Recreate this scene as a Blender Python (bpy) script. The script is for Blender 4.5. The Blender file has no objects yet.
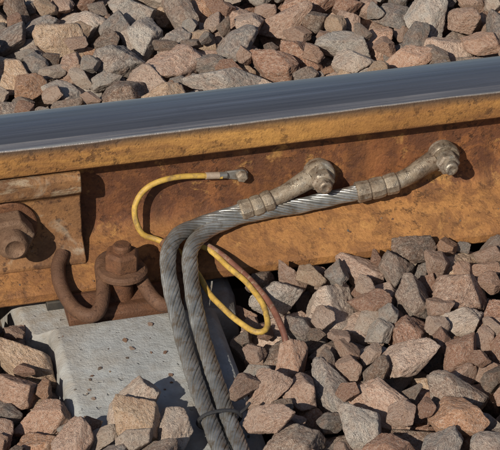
import bpy, bmesh, math, random
import numpy as np
from mathutils import Vector, Matrix, Euler, noise as mnoise
random.seed(7); rng=np.random.default_rng(23)
S=bpy.context.scene; MM=0.001

# ---------------------------------------------------------------- materials
class NB:
    def __init__(s,name):
        s.m=bpy.data.materials.new(name); s.m.use_nodes=True
        s.t=s.m.node_tree; s.t.nodes.clear()
        s.out=s.n('ShaderNodeOutputMaterial'); s.b=s.n('ShaderNodeBsdfPrincipled')
        s.l(s.b.outputs[0],s.out.inputs[0])
        s.tc=s.n('ShaderNodeTexCoord')
    def n(s,t,**k):
        x=s.t.nodes.new(t)
        for a,v in k.items(): setattr(x,a,v)
        return x
    def l(s,a,b): s.t.links.new(a,b)
    def noise(s,scale,detail=4,rough=.6,stretch=None,vec=None,off=None,dist=0):
        x=s.n('ShaderNodeTexNoise'); x.inputs['Scale'].default_value=scale
        x.inputs['Detail'].default_value=detail; x.inputs['Roughness'].default_value=rough
        x.inputs['Distortion'].default_value=dist
        v=vec or s.tc.outputs['Object']
        if stretch or off:
            mp=s.n('ShaderNodeMapping'); s.l(v,mp.inputs[0])
            if stretch: mp.inputs['Scale'].default_value=stretch
            if off: mp.inputs['Location'].default_value=off
            v=mp.outputs[0]
        s.l(v,x.inputs['Vector']); return x.outputs['Fac']
    def ramp(s,fac,stops,interp='LINEAR'):
        x=s.n('ShaderNodeValToRGB'); x.color_ramp.interpolation=interp
        e=x.color_ramp.elements
        while len(e)<len(stops): e.new(.5)
        for el,(p,c) in zip(e,stops):
            el.position=p
            if not isinstance(c,tuple): c=(c,c,c)
            el.color=(*c,1)
        s.l(fac,x.inputs[0]); return x.outputs[0]
    def mix(s,f,a,b,mode='MIX'):
        x=s.n('ShaderNodeMix',data_type='RGBA',blend_type=mode)
        for i,v in ((0,f),(6,a),(7,b)):
            if isinstance(v,(int,float)): x.inputs[i].default_value=v
            elif isinstance(v,tuple): x.inputs[i].default_value=(*v,1)
            else: s.l(v,x.inputs[i])
        return x.outputs[2]
    def math(s,op,a,b=0,c=None):
        x=s.n('ShaderNodeMath',operation=op)
        for i,v in enumerate((a,b) if c is None else (a,b,c)):
            if isinstance(v,(int,float)): x.inputs[i].default_value=v
            else: s.l(v,x.inputs[i])
        return x.outputs[0]
    def mrange(s,v,a,b):
        x=s.n('ShaderNodeMapRange'); x.inputs[1].default_value=a; x.inputs[2].default_value=b; s.l(v,x.inputs[0]); return x.outputs[0]
    def sep(s,v):
        x=s.n('ShaderNodeSeparateXYZ'); s.l(v,x.inputs[0]); return x.outputs
    def set(s,col=None,rough=None,metal=None,spec=None):
        for nm,v in (('Base Color',col),('Roughness',rough),('Metallic',metal),('Specular IOR Level',spec)):
            if v is None: continue
            i=s.b.inputs[nm]
            if isinstance(v,(int,float)): i.default_value=v
            elif isinstance(v,tuple): i.default_value=(*v,1)
            else: s.l(v,i)
    def bump(s,h,dist,strength=1.0,prev=None):
        x=s.n('ShaderNodeBump'); x.inputs['Strength'].default_value=strength
        x.inputs['Distance'].default_value=dist; s.l(h,x.inputs['Height'])
        if prev is not None: s.l(prev,x.inputs['Normal'])
        s.l(x.outputs[0],s.b.inputs['Normal']); return x.outputs[0]

def rust_mat(name,c_lo,c_mid,c_hi,dark=(.05,.022,.012),pale=None,top=False,bumpd=.0006,scale=1.0,edge=False,metal=.05,grime=0,smudge=False):
    m=NB(name)
    n1=m.noise(9*scale,6,.65,stretch=(.45,1,1),dist=.4)
    n2=m.noise(60*scale,6,.7)
    n3=m.noise(420*scale,2,.6)
    base=m.ramp(n1,[(.3,c_lo),(.5,c_mid),(.7,c_hi)])
    base=m.mix(m.ramp(n2,[(.42,0.0),(.66,.7)]),base,c_lo)
    sp=m.ramp(m.noise(130*scale,4,.7,off=(3,1,2)),[(.54,0.0),(.64,.85)])
    sp=m.math('MULTIPLY',sp,m.ramp(m.noise(12*scale,3,.6,off=(6,1,6)),[(.38,.2),(.58,1.0)]))
    base=m.mix(sp,base,dark)
    rough=m.ramp(n2,[(.3,.60),(.7,.88)])
    if grime:
        gm=m.ramp(m.noise(24,6,.7,off=(11,4,2),dist=.6),[(.42,0.0),(.60,grime)])
        base=m.mix(gm,base,(.085,.042,.024))
    if pale:
        pm=m.ramp(m.noise(16*scale,5,.65,off=(1,9,4),dist=.5),[(.60,0.0),(.70,.7)])
        base=m.mix(pm,base,pale)
    h=m.math('ADD',m.math('MULTIPLY',n2,1.0),m.math('MULTIPLY',n3,.45))
    met=metal
    if smudge:   # patchy remains of grey primer on the upper lip of the joint bar
        o=m.sep(m.tc.outputs['Object'])
        patch=m.ramp(m.noise(34,6,.72,stretch=(.8,1,2.2),off=(7.3,3,8),dist=.5),[(.50,0.0),(.60,.65)])
        lip=m.math('MULTIPLY',m.mrange(o[2],.092,.098),patch)
        base=m.mix(lip,base,(.34,.27,.19))
    if edge:   # flange / web / head side each weather differently
        o=m.sep(m.tc.outputs['Object'])
        big=m.noise(5,5,.6,stretch=(.8,1,1.4),off=(2,8,2),dist=.3)
        base=m.mix(m.ramp(big,[(.38,0.0),(.60,.7)]),base,(.115,.045,.023))
        st=m.noise(30,5,.6,stretch=(1.6,1,.12),off=(2,2,2))
        base=m.mix(m.ramp(st,[(.44,0.0),(.70,.65)]),base,dark)
        med=m.ramp(m.noise(42,7,.78,off=(9,2,5),dist=.5),[(.47,0.0),(.56,.75)])
        base=m.mix(med,base,(.090,.036,.021))
        up=m.mrange(o[2],.066,.108)
        base=m.mix(m.math('MULTIPLY',up,.35),base,(.13,.050,.024))
        och=m.ramp(m.noise(34,5,.7,off=(4,7,7),dist=.4),[(.58,0.0),(.68,.75)])
        base=m.mix(och,base,(.47,.25,.08))
        zf=m.math('ADD',o[2],m.math('MULTIPLY',m.math('SUBTRACT',n1,.5),.02))
        ft=m.math('MULTIPLY',m.mrange(zf,.044,.030),m.ramp(n2,[(.3,.95),(.68,.45)]))
        ft=m.math('MULTIPLY',ft,m.math('SUBTRACT',1.0,m.math('MULTIPLY',med,.55)))
        base=m.mix(ft,base,m.mix(m.ramp(big,[(.35,0.0),(.65,1.0)]),(.44,.215,.072),(.29,.13,.044)))
        hs=m.math('MULTIPLY',m.mrange(o[2],.119,.127),m.ramp(m.noise(14,5,.65,stretch=(.4,1,2)),[(.3,.55),(.6,.98)]))
        hc=m.mix(m.ramp(n1,[(.36,0.0),(.66,1.0)]),(.48,.25,.070),(.29,.135,.042))
        hc=m.mix(m.ramp(m.noise(40,6,.75,stretch=(.3,1,1.6),off=(5,5,1)),[(.46,0.0),(.62,.65)]),hc,(.16,.07,.03))
        base=m.mix(hs,base,hc)
        base=m.mix(m.math('MULTIPLY',sp,.75),base,dark)
        h=m.math('SUBTRACT',h,m.math('MULTIPLY',m.math('ADD',sp,m.math('MULTIPLY',med,.6)),.35))
    base=m.mix(.35,base,m.ramp(n3,[(.3,.5),(.7,1.0)]),'MULTIPLY')
    if top:
        wob=m.noise(25,4,.6,stretch=(.35,1,1))
        zz=m.math('ADD',o[2],m.math('MULTIPLY',m.math('SUBTRACT',wob,.5),.005))
        mk=m.mrange(zz,.1500,.1518)
        stn=m.noise(40,6,.65,stretch=(.04,3,1)); fine=m.noise(260,3,.6,stretch=(.03,2,1))
        steel=m.ramp(stn,[(.3,(.30,.28,.27)),(.55,(.45,.42,.41)),(.75,(.70,.66,.64))])
        steel=m.mix(m.ramp(m.noise(30,5,.7,stretch=(.3,1.5,1),off=(4,4,4)),[(.60,0.0),(.74,.5)]),steel,(.16,.12,.10))
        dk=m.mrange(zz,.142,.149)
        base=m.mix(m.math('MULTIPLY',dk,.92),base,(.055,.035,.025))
        col=m.mix(mk,base,steel)
        rr=m.mix(mk,rough,m.ramp(fine,[(.3,.22),(.7,.40)]))
        m.set(col,rr,m.math('MULTIPLY',mk,.92),.35)
        hh=m.math('MULTIPLY',h,m.math('SUBTRACT',1.0,m.math('MULTIPLY',mk,.95)))
        m.bump(hh,bumpd,1.0)
    else:
        if metal>.3:
            met=m.ramp(n2,[(.4,metal),(.62,metal*.25)]); rough=m.ramp(n2,[(.35,.34),(.65,.72)])
        m.set(base,rough,met,.35); m.bump(h,bumpd,1.0)
    return m.m

M_rail=rust_mat('rail_rust_and_steel',(.18,.066,.028),(.29,.118,.042),(.40,.18,.06),pale=(.33,.20,.11),top=True,edge=True,bumpd=.0012)
M_plate=rust_mat('joint_plate_rust',(.17,.08,.036),(.28,.14,.058),(.37,.21,.09),pale=(.36,.30,.23),grime=.7,bumpd=.0011,smudge=True)
M_dark=rust_mat('dark_rust',(.08,.035,.02),(.15,.065,.033),(.24,.11,.05),scale=1.6,bumpd=.0012,grime=.5)
M_clip=rust_mat('clip_rust',(.09,.045,.03),(.16,.082,.047),(.25,.13,.07),scale=1.5,bumpd=.0011,grime=.5)
M_boltend=rust_mat('bolt_rust',(.14,.08,.05),(.23,.14,.09),(.33,.23,.16),scale=2.2,bumpd=.0011,grime=.5)
M_lug=rust_mat('cable_lug_metal',(.22,.165,.115),(.40,.34,.27),(.57,.52,.45),dark=(.09,.05,.028),pale=(.58,.56,.52),scale=1.8,bumpd=.0007,metal=.75,grime=.55)
M_stud=rust_mat('stud_metal',(.22,.15,.10),(.38,.33,.27),(.60,.57,.52),dark=(.10,.05,.03),scale=2.5,bumpd=.0006,metal=.75,grime=.45)

def simple(name,c1,c2,scale,rough=.6,metal=0,bd=.0003,spk=None,stretch=None,spr=(.52,.66),big=None):
    m=NB(name); n=m.noise(scale,5,.65,stretch=stretch)
    c=m.ramp(n,[(.35,c1),(.65,c2)])
    if big: c=m.mix(m.ramp(m.noise(14,4,.6,off=(2,9,6)),[(.45,0.0),(.65,.55)]),c,big)
    if spk: c=m.mix(m.ramp(m.noise(scale*2.3,4,.7,off=(5,3,1)),[(spr[0],0.0),(spr[1],.85)]),c,spk)
    m.set(c,rough,metal,.4); m.bump(m.noise(scale*4,3,.6),bd); return m.m
M_cable=simple('galvanised_strand',(.20,.20,.197),(.44,.44,.43),38,.34,.65,.0002,spk=(.20,.155,.11),spr=(.50,.66),big=(.23,.19,.15))
M_core=simple('cable_core',(.025,.024,.022),(.045,.042,.04),60,.85)
M_yellow=simple('yellow_insulation',(.38,.23,.045),(.55,.36,.085),50,.6,0,.0002,spk=(.20,.13,.065),spr=(.48,.66))
M_redw=simple('red_brown_insulation',(.13,.052,.036),(.20,.083,.055),60,.6,0,.0002,spk=(.26,.19,.13))
M_sleeve=simple('crimp_collar',(.36,.27,.21),(.46,.37,.30),90,.5,.3)
M_tie=simple('black_plastic_tie',(.02,.02,.022),(.035,.035,.04),90,.45)
M_pad=simple('rubber_pad',(.03,.028,.026),(.06,.05,.04),80,.8)

def concrete():
    m=NB('sleeper_concrete')
    a=m.noise(14,6,.65); b=m.noise(90,6,.7); c=m.noise(500,2,.6)
    col=m.ramp(a,[(.3,(.26,.272,.28)),(.5,(.345,.355,.36)),(.7,(.42,.428,.425))])
    col=m.mix(m.ramp(b,[(.42,0.0),(.7,.55)]),col,(.21,.205,.195))
    col=m.mix(m.ramp(m.noise(10,6,.65,off=(3,3,1),dist=.6),[(.48,0.0),(.68,.55)]),col,(.27,.21,.15))
    o=m.sep(m.tc.outputs['Object'])
    col=m.mix(m.math('MULTIPLY',m.mrange(o[1],-.150,-.085),m.ramp(b,[(.3,.1),(.65,.6)])),col,(.26,.20,.145))
    pit=m.ramp(m.noise(110,2,.5,off=(8,8,8)),[(.68,0.0),(.73,1.0)])
    col=m.mix(m.math('MULTIPLY',pit,.35),col,(.14,.12,.10))
    m.set(col,.88,0,.25)
    h=m.math('SUBTRACT',m.math('ADD',m.math('MULTIPLY',b,.9),m.math('MULTIPLY',c,.4)),m.math('MULTIPLY',pit,.5))
    m.bump(h,.0016); return m.m
M_conc=concrete()

def stone_mat():
    m=NB('crushed_granite')
    oi=m.n('ShaderNodeObjectInfo'); rnd=oi.outputs['Random']
    v=m.n('ShaderNodeVectorMath',operation='ADD'); m.l(m.tc.outputs['Object'],v.inputs[0])
    cb=m.n('ShaderNodeCombineXYZ'); 
    for i,k in enumerate((37.0,91.0,53.0)): m.l(m.math('MULTIPLY',rnd,k),cb.inputs[i])
    m.l(cb.outputs[0],v.inputs[1]); V=v.outputs[0]
    base=m.ramp(rnd,[(0,(.52,.35,.275)),(.09,(.25,.20,.172)),(.18,(.60,.44,.355)),(.26,(.36,.19,.13)),(.35,(.47,.425,.385)),
                     (.44,(.53,.32,.23)),(.52,(.17,.125,.10)),(.61,(.62,.51,.43)),(.69,(.42,.27,.205)),(.76,(.31,.285,.27)),(.85,(.49,.265,.16)),(.91,(.55,.39,.27)),(.96,(.21,.19,.18))],'CONSTANT')
    n1=m.noise(1.6,4,.65,vec=V,dist=.5); n2=m.noise(6,5,.72,vec=V); n3=m.noise(26,2,.65,vec=V)
    col=m.mix(m.ramp(n1,[(.40,0.0),(.64,.7)]),base,m.mix(.5,base,(.42,.20,.11)))
    col=m.mix(m.ramp(n2,[(.46,0.0),(.68,.5)]),col,(.68,.56,.47))
    col=m.mix(m.ramp(n2,[(.30,.75),(.45,0.0)]),col,(.11,.07,.052))
    col=m.mix(m.ramp(n3,[(.57,0.0),(.66,.55)]),col,(.74,.66,.58))
    col=m.mix(m.ramp(n3,[(.32,.7),(.42,0.0)]),col,(.08,.06,.05))
    m.set(col,.80,0,.35)
    h=m.math('ADD',m.math('MULTIPLY',n2,1.0),m.math('MULTIPLY',n3,.35))
    m.bump(h,.0050); return m.m
M_stone=stone_mat()

# ---------------------------------------------------------------- mesh helpers
def mkobj(name,verts,faces,mat,parent=None,smooth=True,angle=35,link=True):
    me=bpy.data.meshes.new(name); me.from_pydata([tuple(v) for v in verts],[],faces); me.update()
    bm=bmesh.new(); bm.from_mesh(me); bmesh.ops.recalc_face_normals(bm,faces=bm.faces); bm.to_mesh(me); bm.free()
    if smooth:
        me.polygons.foreach_set('use_smooth',[True]*len(me.polygons)); me.set_sharp_from_angle(angle=math.radians(angle))
    me.materials.append(mat)
    o=bpy.data.objects.new(name,me)
    if link: S.collection.objects.link(o)
    if parent: o.parent=parent
    return o
def empty(name,loc=(0,0,0)):
    e=bpy.data.objects.new(name,None); e.location=loc; e.empty_display_size=.05; S.collection.objects.link(e); return e
def bevel(o,w,seg=2,ang=35):
    b=o.modifiers.new('bev','BEVEL'); b.width=w; b.segments=seg; b.limit_method='ANGLE'; b.angle_limit=math.radians(ang)
def extrude_profile(name,prof,x0,x1,mat,parent=None,n=1,angle=25):
    V=[];F=[];k=len(prof)
    for i in range(n+1):
        x=x0+(x1-x0)*i/n
        V+=[(x*MM,p[0]*MM,p[1]*MM) for p in prof]
    for i in range(n):
        for j in range(k):
            a=i*k+j;b=i*k+(j+1)%k; F.append((a,b,b+k,a+k))
    F.append(tuple(range(k))); F.append(tuple(range(n*k,n*k+k)))
    return mkobj(name,V,F,mat,parent,angle=angle)
def catmull(P,step):
    P=[Vector(p) for p in P]; Q=[P[0]*2-P[1]]+P+[P[-1]*2-P[-2]]; out=[]
    for i in range(1,len(Q)-2):
        p0,p1,p2,p3=Q[i-1],Q[i],Q[i+1],Q[i+2]; n=max(2,int((p2-p1).length/(step*.25)))
        for j in range(n):
            t=j/n
            out.append(.5*((2*p1)+(p2-p0)*t+(2*p0-5*p1+4*p2-p3)*t*t+(3*p1-p0-3*p2+p3)*t**3))
    out.append(Q[-2]); res=[out[0]]; acc=0
    for a,b in zip(out,out[1:]):
        acc+=(b-a).length
        if acc>=step: res.append(b); acc=0
    return res
def frames(pts):
    T=[(pts[min(i+1,len(pts)-1)]-pts[max(i-1,0)]).normalized() for i in range(len(pts))]
    n=T[0].orthogonal().normalized(); Fr=[]
    for i,t in enumerate(T):
        n=(n-t*n.dot(t)).normalized(); Fr.append((t,n,t.cross(n)))
    return Fr
def tube(pts,rad,sides,V,F,flat=1.0,phase=0):
    Fr=frames(pts); base=len(V)
    for i,(p,(t,n,b)) in enumerate(zip(pts,Fr)):
        r=rad[i] if hasattr(rad,'__len__') else rad
        for k in range(sides):
            a=2*math.pi*k/sides+phase; V.append((p+n*(r*math.cos(a))+b*(r*flat*math.sin(a)))*MM)
    for i in range(len(pts)-1):
        for k in range(sides):
            a=base+i*sides+k;c=base+i*sides+(k+1)%sides; F.append((a,c,c+sides,a+sides))
    F.append(tuple(base+k for k in range(sides))); F.append(tuple(base+(len(pts)-1)*sides+k for k in range(sides)))
def tube_obj(name,P,r,mat,parent=None,sides=14,step=4,wob=0,angle=50):
    pts=catmull(P,step)
    if wob: pts=[p+Vector([mnoise.noise(p*.03+Vector((k*7,0,0)))*wob for k in range(3)]) for p in pts]
    V=[];F=[]; tube(pts,r,sides,V,F); return mkobj(name,V,F,mat,parent,angle=angle),pts
def stranded(name,P,R,mat,parent,ns=13,lay=95,step=3.5):
    pts=catmull(P,step); Fr=frames(pts); V=[];F=[]; sr=math.pi*R/ns*1.0
    L=[0]
    for a,b in zip(pts,pts[1:]): L.append(L[-1]+(b-a).length)
    for s in range(ns):
        q=[]
        for p,(t,n,b),l in zip(pts,Fr,L):
            a=2*math.pi*(s/ns+l/lay)+.06*math.sin(l*.03+s*2.3); jr=R-sr+.30*math.sin(s*5.1+l*.05)
            q.append(p+n*(jr*math.cos(a))+b*(jr*math.sin(a)))
        tube(q,sr*.90,7,V,F)
    o=mkobj(name,V,F,mat,parent,angle=80)
    V=[];F=[]; tube(pts,R-sr*1.7,10,V,F); mkobj(name+'_core',V,F,M_core,parent)
    return pts
def lathe(name,prof,center,axis,sides,mat,parent=None,angle=30,rot=0,bev=0):
    ax=Vector(axis).normalized(); n=ax.orthogonal().normalized(); b=ax.cross(n); c=Vector(center); V=[];F=[]
    for r,h in prof:
        for k in range(sides):
            a=2*math.pi*k/sides+rot; V.append((c+ax*h+n*(r*math.cos(a))+b*(r*math.sin(a)))*MM)
    for i in range(len(prof)-1):
        for k in range(sides):
            a=i*sides+k;d=i*sides+(k+1)%sides; F.append((a,d,d+sides,a+sides))
    F.append(tuple(range(sides))); F.append(tuple(range((len(prof)-1)*sides,len(prof)*sides)))
    o=mkobj(name,V,F,mat,parent,angle=angle)
    if bev: bevel(o,bev*MM,2)
    return o

# ---------------------------------------------------------------- rails (54 kg section, 159 mm high)
half=[(19,158.4),(28,156.2),(32.6,152.2),(34.6,146.5),(35.4,137),(35.6,127),(34.8,123.5),(32.8,121.5),(15,115.8),(11,111.5),(8.9,104),(8,92),(8,62),(8.9,50),(11.5,42.5),(16,37),(25,32.5),(43,25),(63,14.5),(68.5,11.5),(70,9.5),(70,2),(68.5,0)]
prof=[(0,159)]+half+[(-y,z) for y,z in reversed(half)]
extrude_profile('running_rail',prof,-616,6000,M_rail,n=60)
extrude_profile('running_rail',prof,-6000,-624,M_rail,n=50)

# ---------------------------------------------------------------- joint bar (fishplate)
jb=empty('rail_joint_bar')
pp=[(-13,33),(-44,21),(-47,23.5),(-47,28),(-37,37),(-30,43),(-28.5,48),(-28.5,89),(-31,94),(-37.5,98),(-39,102),(-39,114),(-36.5,118.5),(-33,120),(-17,114.5),(-12,108),(-10,98),(-10,50)]
pl=extrude_profile('plate_body',pp,-1068,-172,M_plate,jb,n=30,angle=20); bevel(pl,.0012,2,30)
pq=[(-y,z) for y,z in pp]
extrude_profile('plate_body_rear',pq,-1068,-172,M_plate,jb,n=30,angle=20)
for i,x in enumerate((-243,-412,-557,-683,-828,-997)):
    c=(x,-28.5,67)
    lathe(f'washer_{i+1}',[(14,-.5),(27,-.5),(27.5,1),(27.3,4.5),(26,5.5),(14,5.5)],c,(0,-1,0),40,M_dark,jb)
    lathe(f'nut_{i+1}',[(16,5.2),(20.5,5.2),(22.5,7.5),(22.5,25),(20,28),(14,28.2)],c,(0,-1,0),6,M_boltend,jb,rot=.35+i,bev=1.2)
    lathe(f'bolt_end_{i+1}',[(13,20),(13.4,30),(13.4,40),(12.4,42.5),(9.5,44),(8,43),(5,41.5),(.5,41)],c,(0,-1,0),30,M_boltend,jb,angle=60)
    lathe(f'bolt_head_{i+1}',[(20,0),(20,14),(17,18),(6,20),(.5,20)],(x,28.5,67),(0,1,0),20,M_dark,jb)

# ---------------------------------------------------------------- sleepers
SX=-140
def sleeper(cx):
    V=[];F=[]
    def ring(y,zt,w):
        b=w+28
        return [(cx-b,y,-210),(cx-w-2,y,zt-7),(cx-w+5,y,zt),(cx+w-5,y,zt),(cx+w+2,y,zt-7),(cx+b,y,-210)]
    secs=[(-1960,-2,80),(-1400,-4,80),(-900,-22,72),(-600,-22,72),(-380,-6,78),(-240,-2,79),(-119,1,79),(-113,0,79),(-107,-9.5,100),(-76,-9.5,106),(76,-9.5,106),(107,-9.5,100),(113,0,79),(119,1,79),(235,-4,78)]
    for s in secs: V+=[(a*MM,b*MM,c*MM) for a,b,c in ring(*s)]
    n=len(secs)
    for i in range(n-1):
        for k in range(6):
            a=i*6+k;b=i*6+(k+1)%6; F.append((a,b,b+6,a+6))
    F.append(tuple(range(6))); F.append(tuple(range((n-1)*6,n*6)))
    o=mkobj('concrete_sleeper',V,F,M_conc,angle=15); bevel(o,.002,3,25); return o
for k in (-2,-1,0,1,2): sleeper(SX+k*600)

# ---------------------------------------------------------------- rail fastening
def fastening(cx,side):
    e=empty('rail_fastening_clip',(0,0,0)); sg=side
    def P(x,y,z): return (cx+x,sg*y,z)
    def box(name,x0,x1,y0,y1,z0,z1,mat,bw=.002):
        ys=sorted((sg*y0,sg*y1)); V=[(x*MM,y*MM,z*MM) for x in (cx+x0,cx+x1) for y in ys for z in (z0,z1)]
        o=mkobj(name,V,[(0,1,3,2),(4,6,7,5),(0,4,5,1),(2,3,7,6),(0,2,6,4),(1,5,7,3)],mat,e,angle=25); bevel(o,bw); return o
    box('rail_pad',-72,72,20,71,-9.7,-.2,M_pad,.001)
    g=[(71,-9.7),(71,8),(77,9),(90,4),(98,5),(105,1),(106.5,-9.7)]
    V=[];F=[]
    for x in (-56,56): V+=[((cx+x)*MM,sg*y*MM,z*MM) for y,z in g]
    k=len(g)
    for j in range(k): F.append((j,(j+1)%k,(j+1)%k+k,j+k))
    F+= [tuple(range(k)),tuple(range(k,2*k))]
    o=mkobj('guide_plate',V,F,M_dark,e,angle=25); bevel(o,.0015)
    L=[(-50,40,34),(-57,54,28),(-58,74,20),(-53,95,13),(-45,111,11),(-35,117,11),(-27,111,14),(-21,96,19),(-18,80,24),(-16,63,29),(-11,54,30),(0,50,30)]
    R=[(-x,y,z) for x,y,z in reversed(L[:-1])]
    tube_obj('spring_clamp',[P(*p) for p in L+R],7.0,M_clip,e,sides=16,step=3)
    c=P(0,81,-5)
    lathe('screw_washer',[(9,33),(23,33),(24.5,34.5),(24.5,37.5),(22,40),(14,41.5)],c,(.03,.05,1),36,M_clip,e)
    lathe('screw_head',[(16,40),(17.5,41),(17.5,56),(14.5,59),(9,60)],c,(.03,.05,1),6,M_dark,e,rot=.5,bev=1.2)
    lathe('screw_tip',[(9,57),(9,64),(7.5,66),(.5,66.5)],c,(.03,.05,1),20,M_dark,e)
    lathe('screw_shank',[(11,-4),(11,36)],c,(0,0,1),16,M_dark,e)
    return e
for k in (-1,0,1):
    fastening(SX-4+k*600,-1); fastening(SX-4+k*600,1)

# ---------------------------------------------------------------- bond cables
wires=[]
def lug(par,stud,path,rads,crimp,crad):
    sx,sy,sz=stud
    lathe('stud_flange',[(5,0),(14,0),(14,3),(12,4.5),(5,4.5)],(sx,-8,sz),(0,-1,0),32,M_stud,par)
    lathe('lug_eye',[(8,4),(14.5,4),(16,6),(16,13),(14.5,15),(8,15)],(sx,-8,sz),(0,-1,0),36,M_lug,par,angle=50)
    lathe('stud_nut',[(8,14.6),(11,14.6),(12,16.5),(12,26),(10.6,28),(7.5,28)],(sx,-8,sz),(0,-1,0),6,M_stud,par,rot=.3,bev=.9)
    lathe('stud_end',[(7.2,22),(7.2,34),(6.4,36),(4,36.6),(3,35.6),(.4,35.4)],(sx,-8,sz),(0,-1,0),24,M_stud,par,angle=60)
    dense=catmull(path,3); n=len(dense)
    rr=[np.interp(i/(n-1),np.linspace(0,1,len(rads)),rads) for i in range(n)]
    V=[];F=[]; tube(dense,rr,18,V,F); mkobj('lug_barrel',V,F,M_lug,par,angle=60)
    dense=catmull(crimp,1.5); n=len(dense)
    V=[];F=[]; rr=[]
    for i in range(n):
        t=i/(n-1)*3.0; fr=t-math.floor(t); r=crad*(1-.11*(1 if (fr<.10 or fr>.90) else 0)+.03*math.sin(t*5)); rr.append(r)
    tube(dense,rr,12,V,F); mkobj('crimp_sleeve',V,F,M_lug,par,angle=22)
b1=empty('rail_bond_cable'); 
lug(b1,(68,0,72),[(57,-18,69),(44,-22,65),(30,-25,60),(14,-26.5,55.5)],[10.5,9.8,8.8,8.6,8.6],[(18,-26.6,56),(0,-29,52),(-17,-30,49)],10.8)
c1=[(5,-28.5,53),(-17,-30,49),(-40,-33,45.5),(-65,-41,45),(-86,-57,46),(-99,-83,40),(-103,-120,27),(-104,-165,15),(-105,-205,10),(-106,-250,8.5),(-107,-325,12),(-107,-420,20),(-104,-520,0),(-96,-620,-50)]
wires.append((stranded('strand_cable',c1,8.1,M_cable,b1),8))
b2=empty('rail_bond_cable')
lug(b2,(197,0,75),[(186,-18,72),(172,-22,67.5),(158,-25.5,62),(140,-27.5,57)],[10.5,9.8,9,8.8,8.6],[(146,-27.4,58),(124,-28.5,55),(103,-28.5,52.5)],10.8)
c2=[(120,-28.5,54),(103,-28.5,52.5),(75,-28,49),(46,-28,45.5),(12,-29.5,45),(-16,-32.5,44.5),(-40,-39,42),(-59,-51,41),(-75,-74,38.5),(-83,-120,27),(-86,-165,15),(-87,-205,10),(-88,-250,8.5),(-90,-325,12),(-90,-420,20),(-86,-520,0),(-78,-620,-50)]
wires.append((stranded('strand_cable',c2,8.1,M_cable,b2),8))
tv=[Vector((-98+19.6*math.cos(a),-300-.6*math.sin(a),10.8+10.4*math.sin(a))) for a in np.linspace(0,2*math.pi,40)]
V=[];F=[]; tube(tv,1.7,8,V,F,flat=1.0)
tube([Vector((-80,-300,14)),Vector((-74,-301,20)),Vector((-71,-303,27))],1.3,6,V,F); tie=mkobj('cable_tie',V,F,M_tie)
yw=empty('yellow_signal_wire')
Y=[(-30,-14,83),(-52,-15,86),(-87,-18,90),(-108,-21,83),(-119,-26,64),(-115,-31,41),(-100,-37,33),(-84,-56,30),(-72,-84,22),(-64,-128,18),(-47,-172,17),(-36,-190,18),(-25,-182,19),(-21,-150,20),(-29,-112,22),(-41,-82,24),(-52,-60,28),(-66,-46,30)]
o,p=tube_obj('insulation',Y,2.9,M_yellow,yw,wob=1.2); wires.append((p,4))
tube_obj('sleeve',[(-46,-14.6,85.4),(-40,-14.2,84.6),(-31,-13.8,83.4)],3.6,M_sleeve,yw,sides=14,step=2)
tube_obj('terminal_barrel',[(-33,-13.6,83.6),(-24,-12.8,82.2)],3.5,M_cable,yw,sides=12,step=2)
V=[]
for (x,z) in ((-26,85.5),(-8,85.6),(-3,82),(-3,76.5),(-8,73.5),(-26,78)):
    V+=[(x*MM,-10*MM,z*MM),(x*MM,-12.6*MM,z*MM)]
F=[tuple(range(0,12,2)),tuple(range(1,12,2))]+[(2*i,2*i+1,(2*i+3)%12,(2*i+2)%12) for i in range(6)]
o=mkobj('terminal_tongue',V,F,M_cable,yw); bevel(o,.0005)
lathe('terminal_bolt',[(5,3.5),(6,4),(6,9),(4.6,10.5),(.5,11)],(-9.5,-8,79.5),(0,-1,0),6,M_stud,yw,bev=.5)
lathe('terminal_base',[(3,-.5),(7,-.5),(7,2.2),(3,2.2)],(-9.5,-8,79.5),(0,-1,0),20,M_dark,yw)
rw=empty('red_brown_wire')
o,p=tube_obj('insulation',[(-64,-44,31),(-50,-58,29),(-37,-78,25),(-23,-115,22),(-14,-155,20),(-11,-185,14),(-11,-205,-4),(-13,-222,-35)],3.2,M_redw,rw,wob=.8); wires.append((p,4))

# ---------------------------------------------------------------- ballast
NT=44
tcol=bpy.data.collections.new('ballast_stone_kinds')
bm=bmesh.new(); bmesh.ops.create_icosphere(bm,subdivisions=5,radius=1); bm.verts.ensure_lookup_table()
D0=np.array([v.co[:] for v in bm.verts]); F0=[tuple(v.index for v in f.verts) for f in bm.faces]; bm.free()
for t in range(NT):
    npl=rng.integers(7,13); N=rng.normal(size=(npl,3)); N/=np.linalg.norm(N,axis=1)[:,None]
    for _ in range(14):
        Gm=N[:,None]-N[None]; dd=np.linalg.norm(Gm,axis=2)+np.eye(npl); N+= (Gm/dd[...,None]**3).sum(1)*.02; N/=np.linalg.norm(N,axis=1)[:,None]
    h=rng.uniform(.60,.98,npl); dots=D0@N.T; r=np.where(dots>.05,h/np.maximum(dots,.05),9.)
    kk=48.; rad=-np.log(np.exp(-kk*r).sum(1)+np.exp(-kk*1.26))/kk
    off=Vector(tuple(rng.uniform(-50,50,3)))
    ns=np.array([mnoise.fractal(Vector(d)*2.0+off,.85,2.1,5) for d in D0])
    ns2=np.array([abs(mnoise.noise(Vector(d)*3.5-off)) for d in D0])
    rad=rad*(1+.045*ns-.05*np.clip(.12-ns2,0,1)/.12)
    V=D0*rad[:,None]
    me=bpy.data.meshes.new(f'stone_kind_{t}'); me.from_pydata(V.tolist(),[],F0); me.update()
    me.polygons.foreach_set('use_smooth',[True]*len(me.polygons)); me.materials.append(M_stone)
    tcol.objects.link(bpy.data.objects.new(f'stone_kind_{t:02d}',me))

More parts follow.
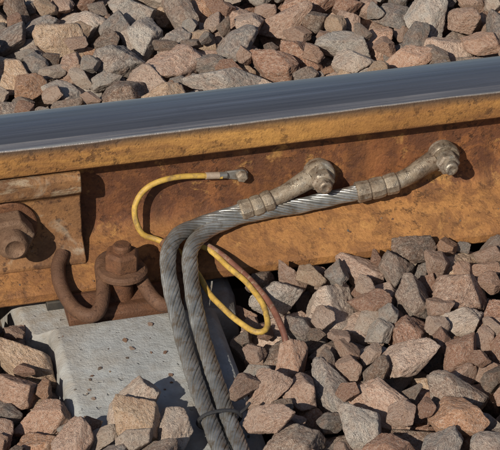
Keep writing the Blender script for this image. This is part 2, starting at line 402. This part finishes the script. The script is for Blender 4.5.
X0,X1,Y0,Y1=-1.10,1.25,-.78,1.45; G=.004
nx=int((X1-X0)/G); ny=int((Y1-Y0)/G)
H=np.full((nx,ny),-.062)
gx=X0+(np.arange(nx)+.5)*G; gy=Y0+(np.arange(ny)+.5)*G
for k in (-2,-1,0,1,2):
    cx=(SX+k*600)*MM
    ix=np.abs(gx-cx)<.082; iy=(gy<.235)
    H[np.ix_(ix,iy)]=-.002
fz=np.interp(np.abs(gy),[0,.008,.025,.070,.0701],[.16,.05,.034,.012,-1]); 
for j in range(ny):
    if abs(gy[j])<.070: H[:,j]=np.maximum(H[:,j],fz[j])
W=np.concatenate([np.array([[*(p*MM)] for p in pts[::2] if p.z>2 or p.y<-400]) for pts,_ in wires]); 
pos=[];rot=[];scl=[];idx=[]
def level(x,y):
    l=.022+.010*mnoise.noise(Vector((x*4,y*4,3.3)))
    if y>0: l=.034+.012*mnoise.noise(Vector((x*3,y*3,1.3)))
    m=((x*1000-SX+300)%600)-300
    if y<-.27 and abs(m)<100: l+=.012
    if y<0 and -.42<x<-.2: l-=.014
    if y<-.12 and -.06<x<.02: l-=.010
    return l
def try_drop(x,y,A,ext):
    i0=int((x-ext[0]-X0)/G); i1=int((x+ext[0]-X0)/G)+1; j0=int((y-ext[1]-Y0)/G); j1=int((y+ext[1]-Y0)/G)+1
    if i0<0 or j0<0 or i1>=nx or j1>=ny: return None
    dx=gx[i0:i1]-x; dy=gy[j0:j1]-y; DX,DY=np.meshgrid(dx,dy,indexing='ij')
    bd=A[2,0]*DX+A[2,1]*DY; q=A[0,0]*DX**2+2*A[0,1]*DX*DY+A[1,1]*DY**2-1; disc=bd**2-A[2,2]*q
    msk=disc>0
    if not msk.any(): return None
    sq=np.sqrt(np.where(msk,disc,0)); lo=(-bd-sq)/A[2,2]; hi=(-bd+sq)/A[2,2]
    z=np.where(msk,H[i0:i1,j0:j1]-lo,-9).max()
    return z,(i0,i1,j0,j1),msk,hi
fails=0
for it in range(24000):
    late=it>9000
    s=rng.uniform(.85,1.45) if rng.random()<(.85 if not late else .45) else rng.uniform(.42,.75)
    ax=np.array([.0270,.0200,.0158])*s*rng.uniform(.85,1.18,3)
    e=Euler((rng.normal()*.5,rng.normal()*.5,rng.uniform(0,6.283))); R=np.array(e.to_matrix())
    A=R@np.diag(1/(ax*.86)**2)@R.T; rmax=ax.max()
    Ai=np.linalg.inv(A); ext=(math.sqrt(Ai[0,0]),math.sqrt(Ai[1,1]))
    best=None
    for c in range(8):
        x=rng.uniform(X0+.04,X1-.04); y=rng.uniform(Y0+.04,Y1-.04)
        if abs(y)<.072+ext[1]*.35: continue
        m=((x*1000-SX+300)%600)-300
        if abs(y)<.14 and abs(m)<100+ext[0]*800: continue
        if y>-.262-ext[1]*.5 and y<0 and abs(m)<82+ext[0]*(900 if m<0 else 700): continue
        if -.40<y<0 and abs(m)<90 and s>1.05: continue
        r=try_drop(x,y,A,ext)
        if r is None: continue
        z=r[0]
        if z+.5*ax[2]>level(x,y): continue
        if best is not None and z>=best[0]: continue
        d=np.sqrt(((W[:,:2]-(x,y))**2).sum(1)+((W[:,2]-z)*1.15)**2).min()
        if d<rmax*.85+.008: continue
        best=(z,x,y,r)
    if best is None:
        fails+=1
        if fails>9000: break
        continue
    z,x,y,(z_,(i0,i1,j0,j1),msk,hi)=best
    H[i0:i1,j0:j1]=np.where(msk,np.maximum(H[i0:i1,j0:j1],z+hi),H[i0:i1,j0:j1])
    pos.append((x,y,z)); rot.append(tuple(e)); scl.append(tuple(ax)); idx.append(int(rng.integers(NT)))
# small chips and grit that have settled on the sleeper top and the rail flange
for it in range(420):
    m=rng.uniform(-74,74); k=rng.integers(-1,2); y=rng.uniform(-.32,-.122) if it<360 else rng.uniform(-.066,-.03)
    x=(SX+k*600+m)*MM if it<360 else rng.uniform(-.7,.7)
    if it<360 and rng.random()> (.30 if y>-.2 else .8): continue
    r=float(np.clip(rng.lognormal(-6.5,.55),.0007,.0060)) if it<360 else rng.uniform(.0005,.0012)
    zb=float(np.interp(y,[-.38,-.24,-.116],[-.006,-.002,.001])) if it<360 else float(np.interp(-y,[.025,.043,.063,.0685],[.0325,.025,.0145,.0115]))
    if np.sqrt(((W[:,:2]-(x,y))**2).sum(1)).min()<.011+r: continue
    pos.append((x,y,zb+r*.45)); rot.append((rng.normal()*.3,rng.normal()*.3,rng.uniform(0,6.28))); scl.append((r*1.2,r,r*.7)); idx.append(int(rng.integers(NT)))
print('stones',len(pos),'fails',fails)
me=bpy.data.meshes.new('ballast'); me.from_pydata(pos,[],[])
a=me.attributes.new('rot','FLOAT_VECTOR','POINT'); a.data.foreach_set('vector',np.array(rot,dtype=np.float32).ravel())
a=me.attributes.new('scl','FLOAT_VECTOR','POINT'); a.data.foreach_set('vector',np.array(scl,dtype=np.float32).ravel())
a=me.attributes.new('kind','INT','POINT'); a.data.foreach_set('value',np.array(idx,dtype=np.int32))
bo=bpy.data.objects.new('ballast',me); S.collection.objects.link(bo)
ng=bpy.data.node_groups.new('ballast_scatter','GeometryNodeTree')
ng.interface.new_socket('Geometry',in_out='INPUT',socket_type='NodeSocketGeometry'); ng.interface.new_socket('Geometry',in_out='OUTPUT',socket_type='NodeSocketGeometry')
gi=ng.nodes.new('NodeGroupInput'); go=ng.nodes.new('NodeGroupOutput'); ip=ng.nodes.new('GeometryNodeInstanceOnPoints'); ci=ng.nodes.new('GeometryNodeCollectionInfo')
ci.inputs['Collection'].default_value=tcol; ci.inputs['Separate Children'].default_value=True; ci.inputs['Reset Children'].default_value=True
def na(nm,ty):
    n=ng.nodes.new('GeometryNodeInputNamedAttribute'); n.data_type=ty; n.inputs['Name'].default_value=nm
    return [o for o in n.outputs if o.enabled and o.name=='Attribute'][0]
ng.links.new(gi.outputs[0],ip.inputs['Points']); ng.links.new(ci.outputs[0],ip.inputs['Instance']); ip.inputs['Pick Instance'].default_value=True
ng.links.new(na('kind','INT'),ip.inputs['Instance Index'])
e2r=ng.nodes.new('FunctionNodeEulerToRotation'); ng.links.new(na('rot','FLOAT_VECTOR'),e2r.inputs[0]); ng.links.new(e2r.outputs[0],ip.inputs['Rotation'])
ng.links.new(na('scl','FLOAT_VECTOR'),ip.inputs['Scale']); ng.links.new(ip.outputs[0],go.inputs[0])
md=bo.modifiers.new('scatter','NODES'); md.node_group=ng

# ---------------------------------------------------------------- ground
g=NB('ground_soil')
na1=g.noise(.8,6,.6); v=g.n('ShaderNodeTexVoronoi'); v.inputs['Scale'].default_value=28; g.l(g.tc.outputs['Object'],v.inputs['Vector'])
c=g.ramp(v.outputs['Color'],[(0,(.10,.075,.055)),(.5,(.20,.15,.12)),(1,(.30,.24,.19))])
c=g.mix(.5,c,g.ramp(na1,[(.3,.5),(.7,1.0)]),'MULTIPLY'); g.set(c,.95,0,.2); g.bump(v.outputs['Distance'],.02)
mkobj('ground',[(-300,-300,-.064),(300,-300,-.064),(300,300,-.064),(-300,300,-.064)],[(0,1,2,3)],g.m)

# ---------------------------------------------------------------- light
el=math.radians(34); az=math.radians(42)
sd=Vector((-math.sin(az)*math.cos(el),-math.cos(az)*math.cos(el),math.sin(el)))
sl=bpy.data.lights.new('sun','SUN'); sl.energy=5.0; sl.angle=math.radians(.5); sl.color=(1,.925,.78)
so=bpy.data.objects.new('sun',sl); so.rotation_euler=sd.to_track_quat('Z','Y').to_euler(); so.location=(-3,-3,4); S.collection.objects.link(so)
w=bpy.data.worlds.new('World'); S.world=w; w.use_nodes=True; nt=w.node_tree
sk=nt.nodes.new('ShaderNodeTexSky'); sk.sky_type='NISHITA'; sk.sun_disc=False; sk.sun_elevation=el; sk.sun_rotation=math.atan2(sd.x,sd.y)%(2*math.pi)
nt.links.new(sk.outputs[0],nt.nodes['Background'].inputs[0]); nt.nodes['Background'].inputs[1].default_value=.07
S.view_settings.view_transform='Standard'; S.view_settings.look='None'; S.view_settings.exposure=0

# ---------------------------------------------------------------- camera
th=math.radians(13.5); ph=math.radians(33)
f=Vector((math.sin(th)*math.cos(ph),math.cos(th)*math.cos(ph),-math.sin(ph)))
cam=bpy.data.cameras.new('camera'); co=bpy.data.objects.new('camera',cam); S.collection.objects.link(co)
co.location=Vector((0,-.008,.017))-f*2.2; co.rotation_euler=f.to_track_quat('-Z','Y').to_euler()
cam.lens=36*2200/500; cam.clip_end=1000; cam.clip_start=.05; S.camera=co
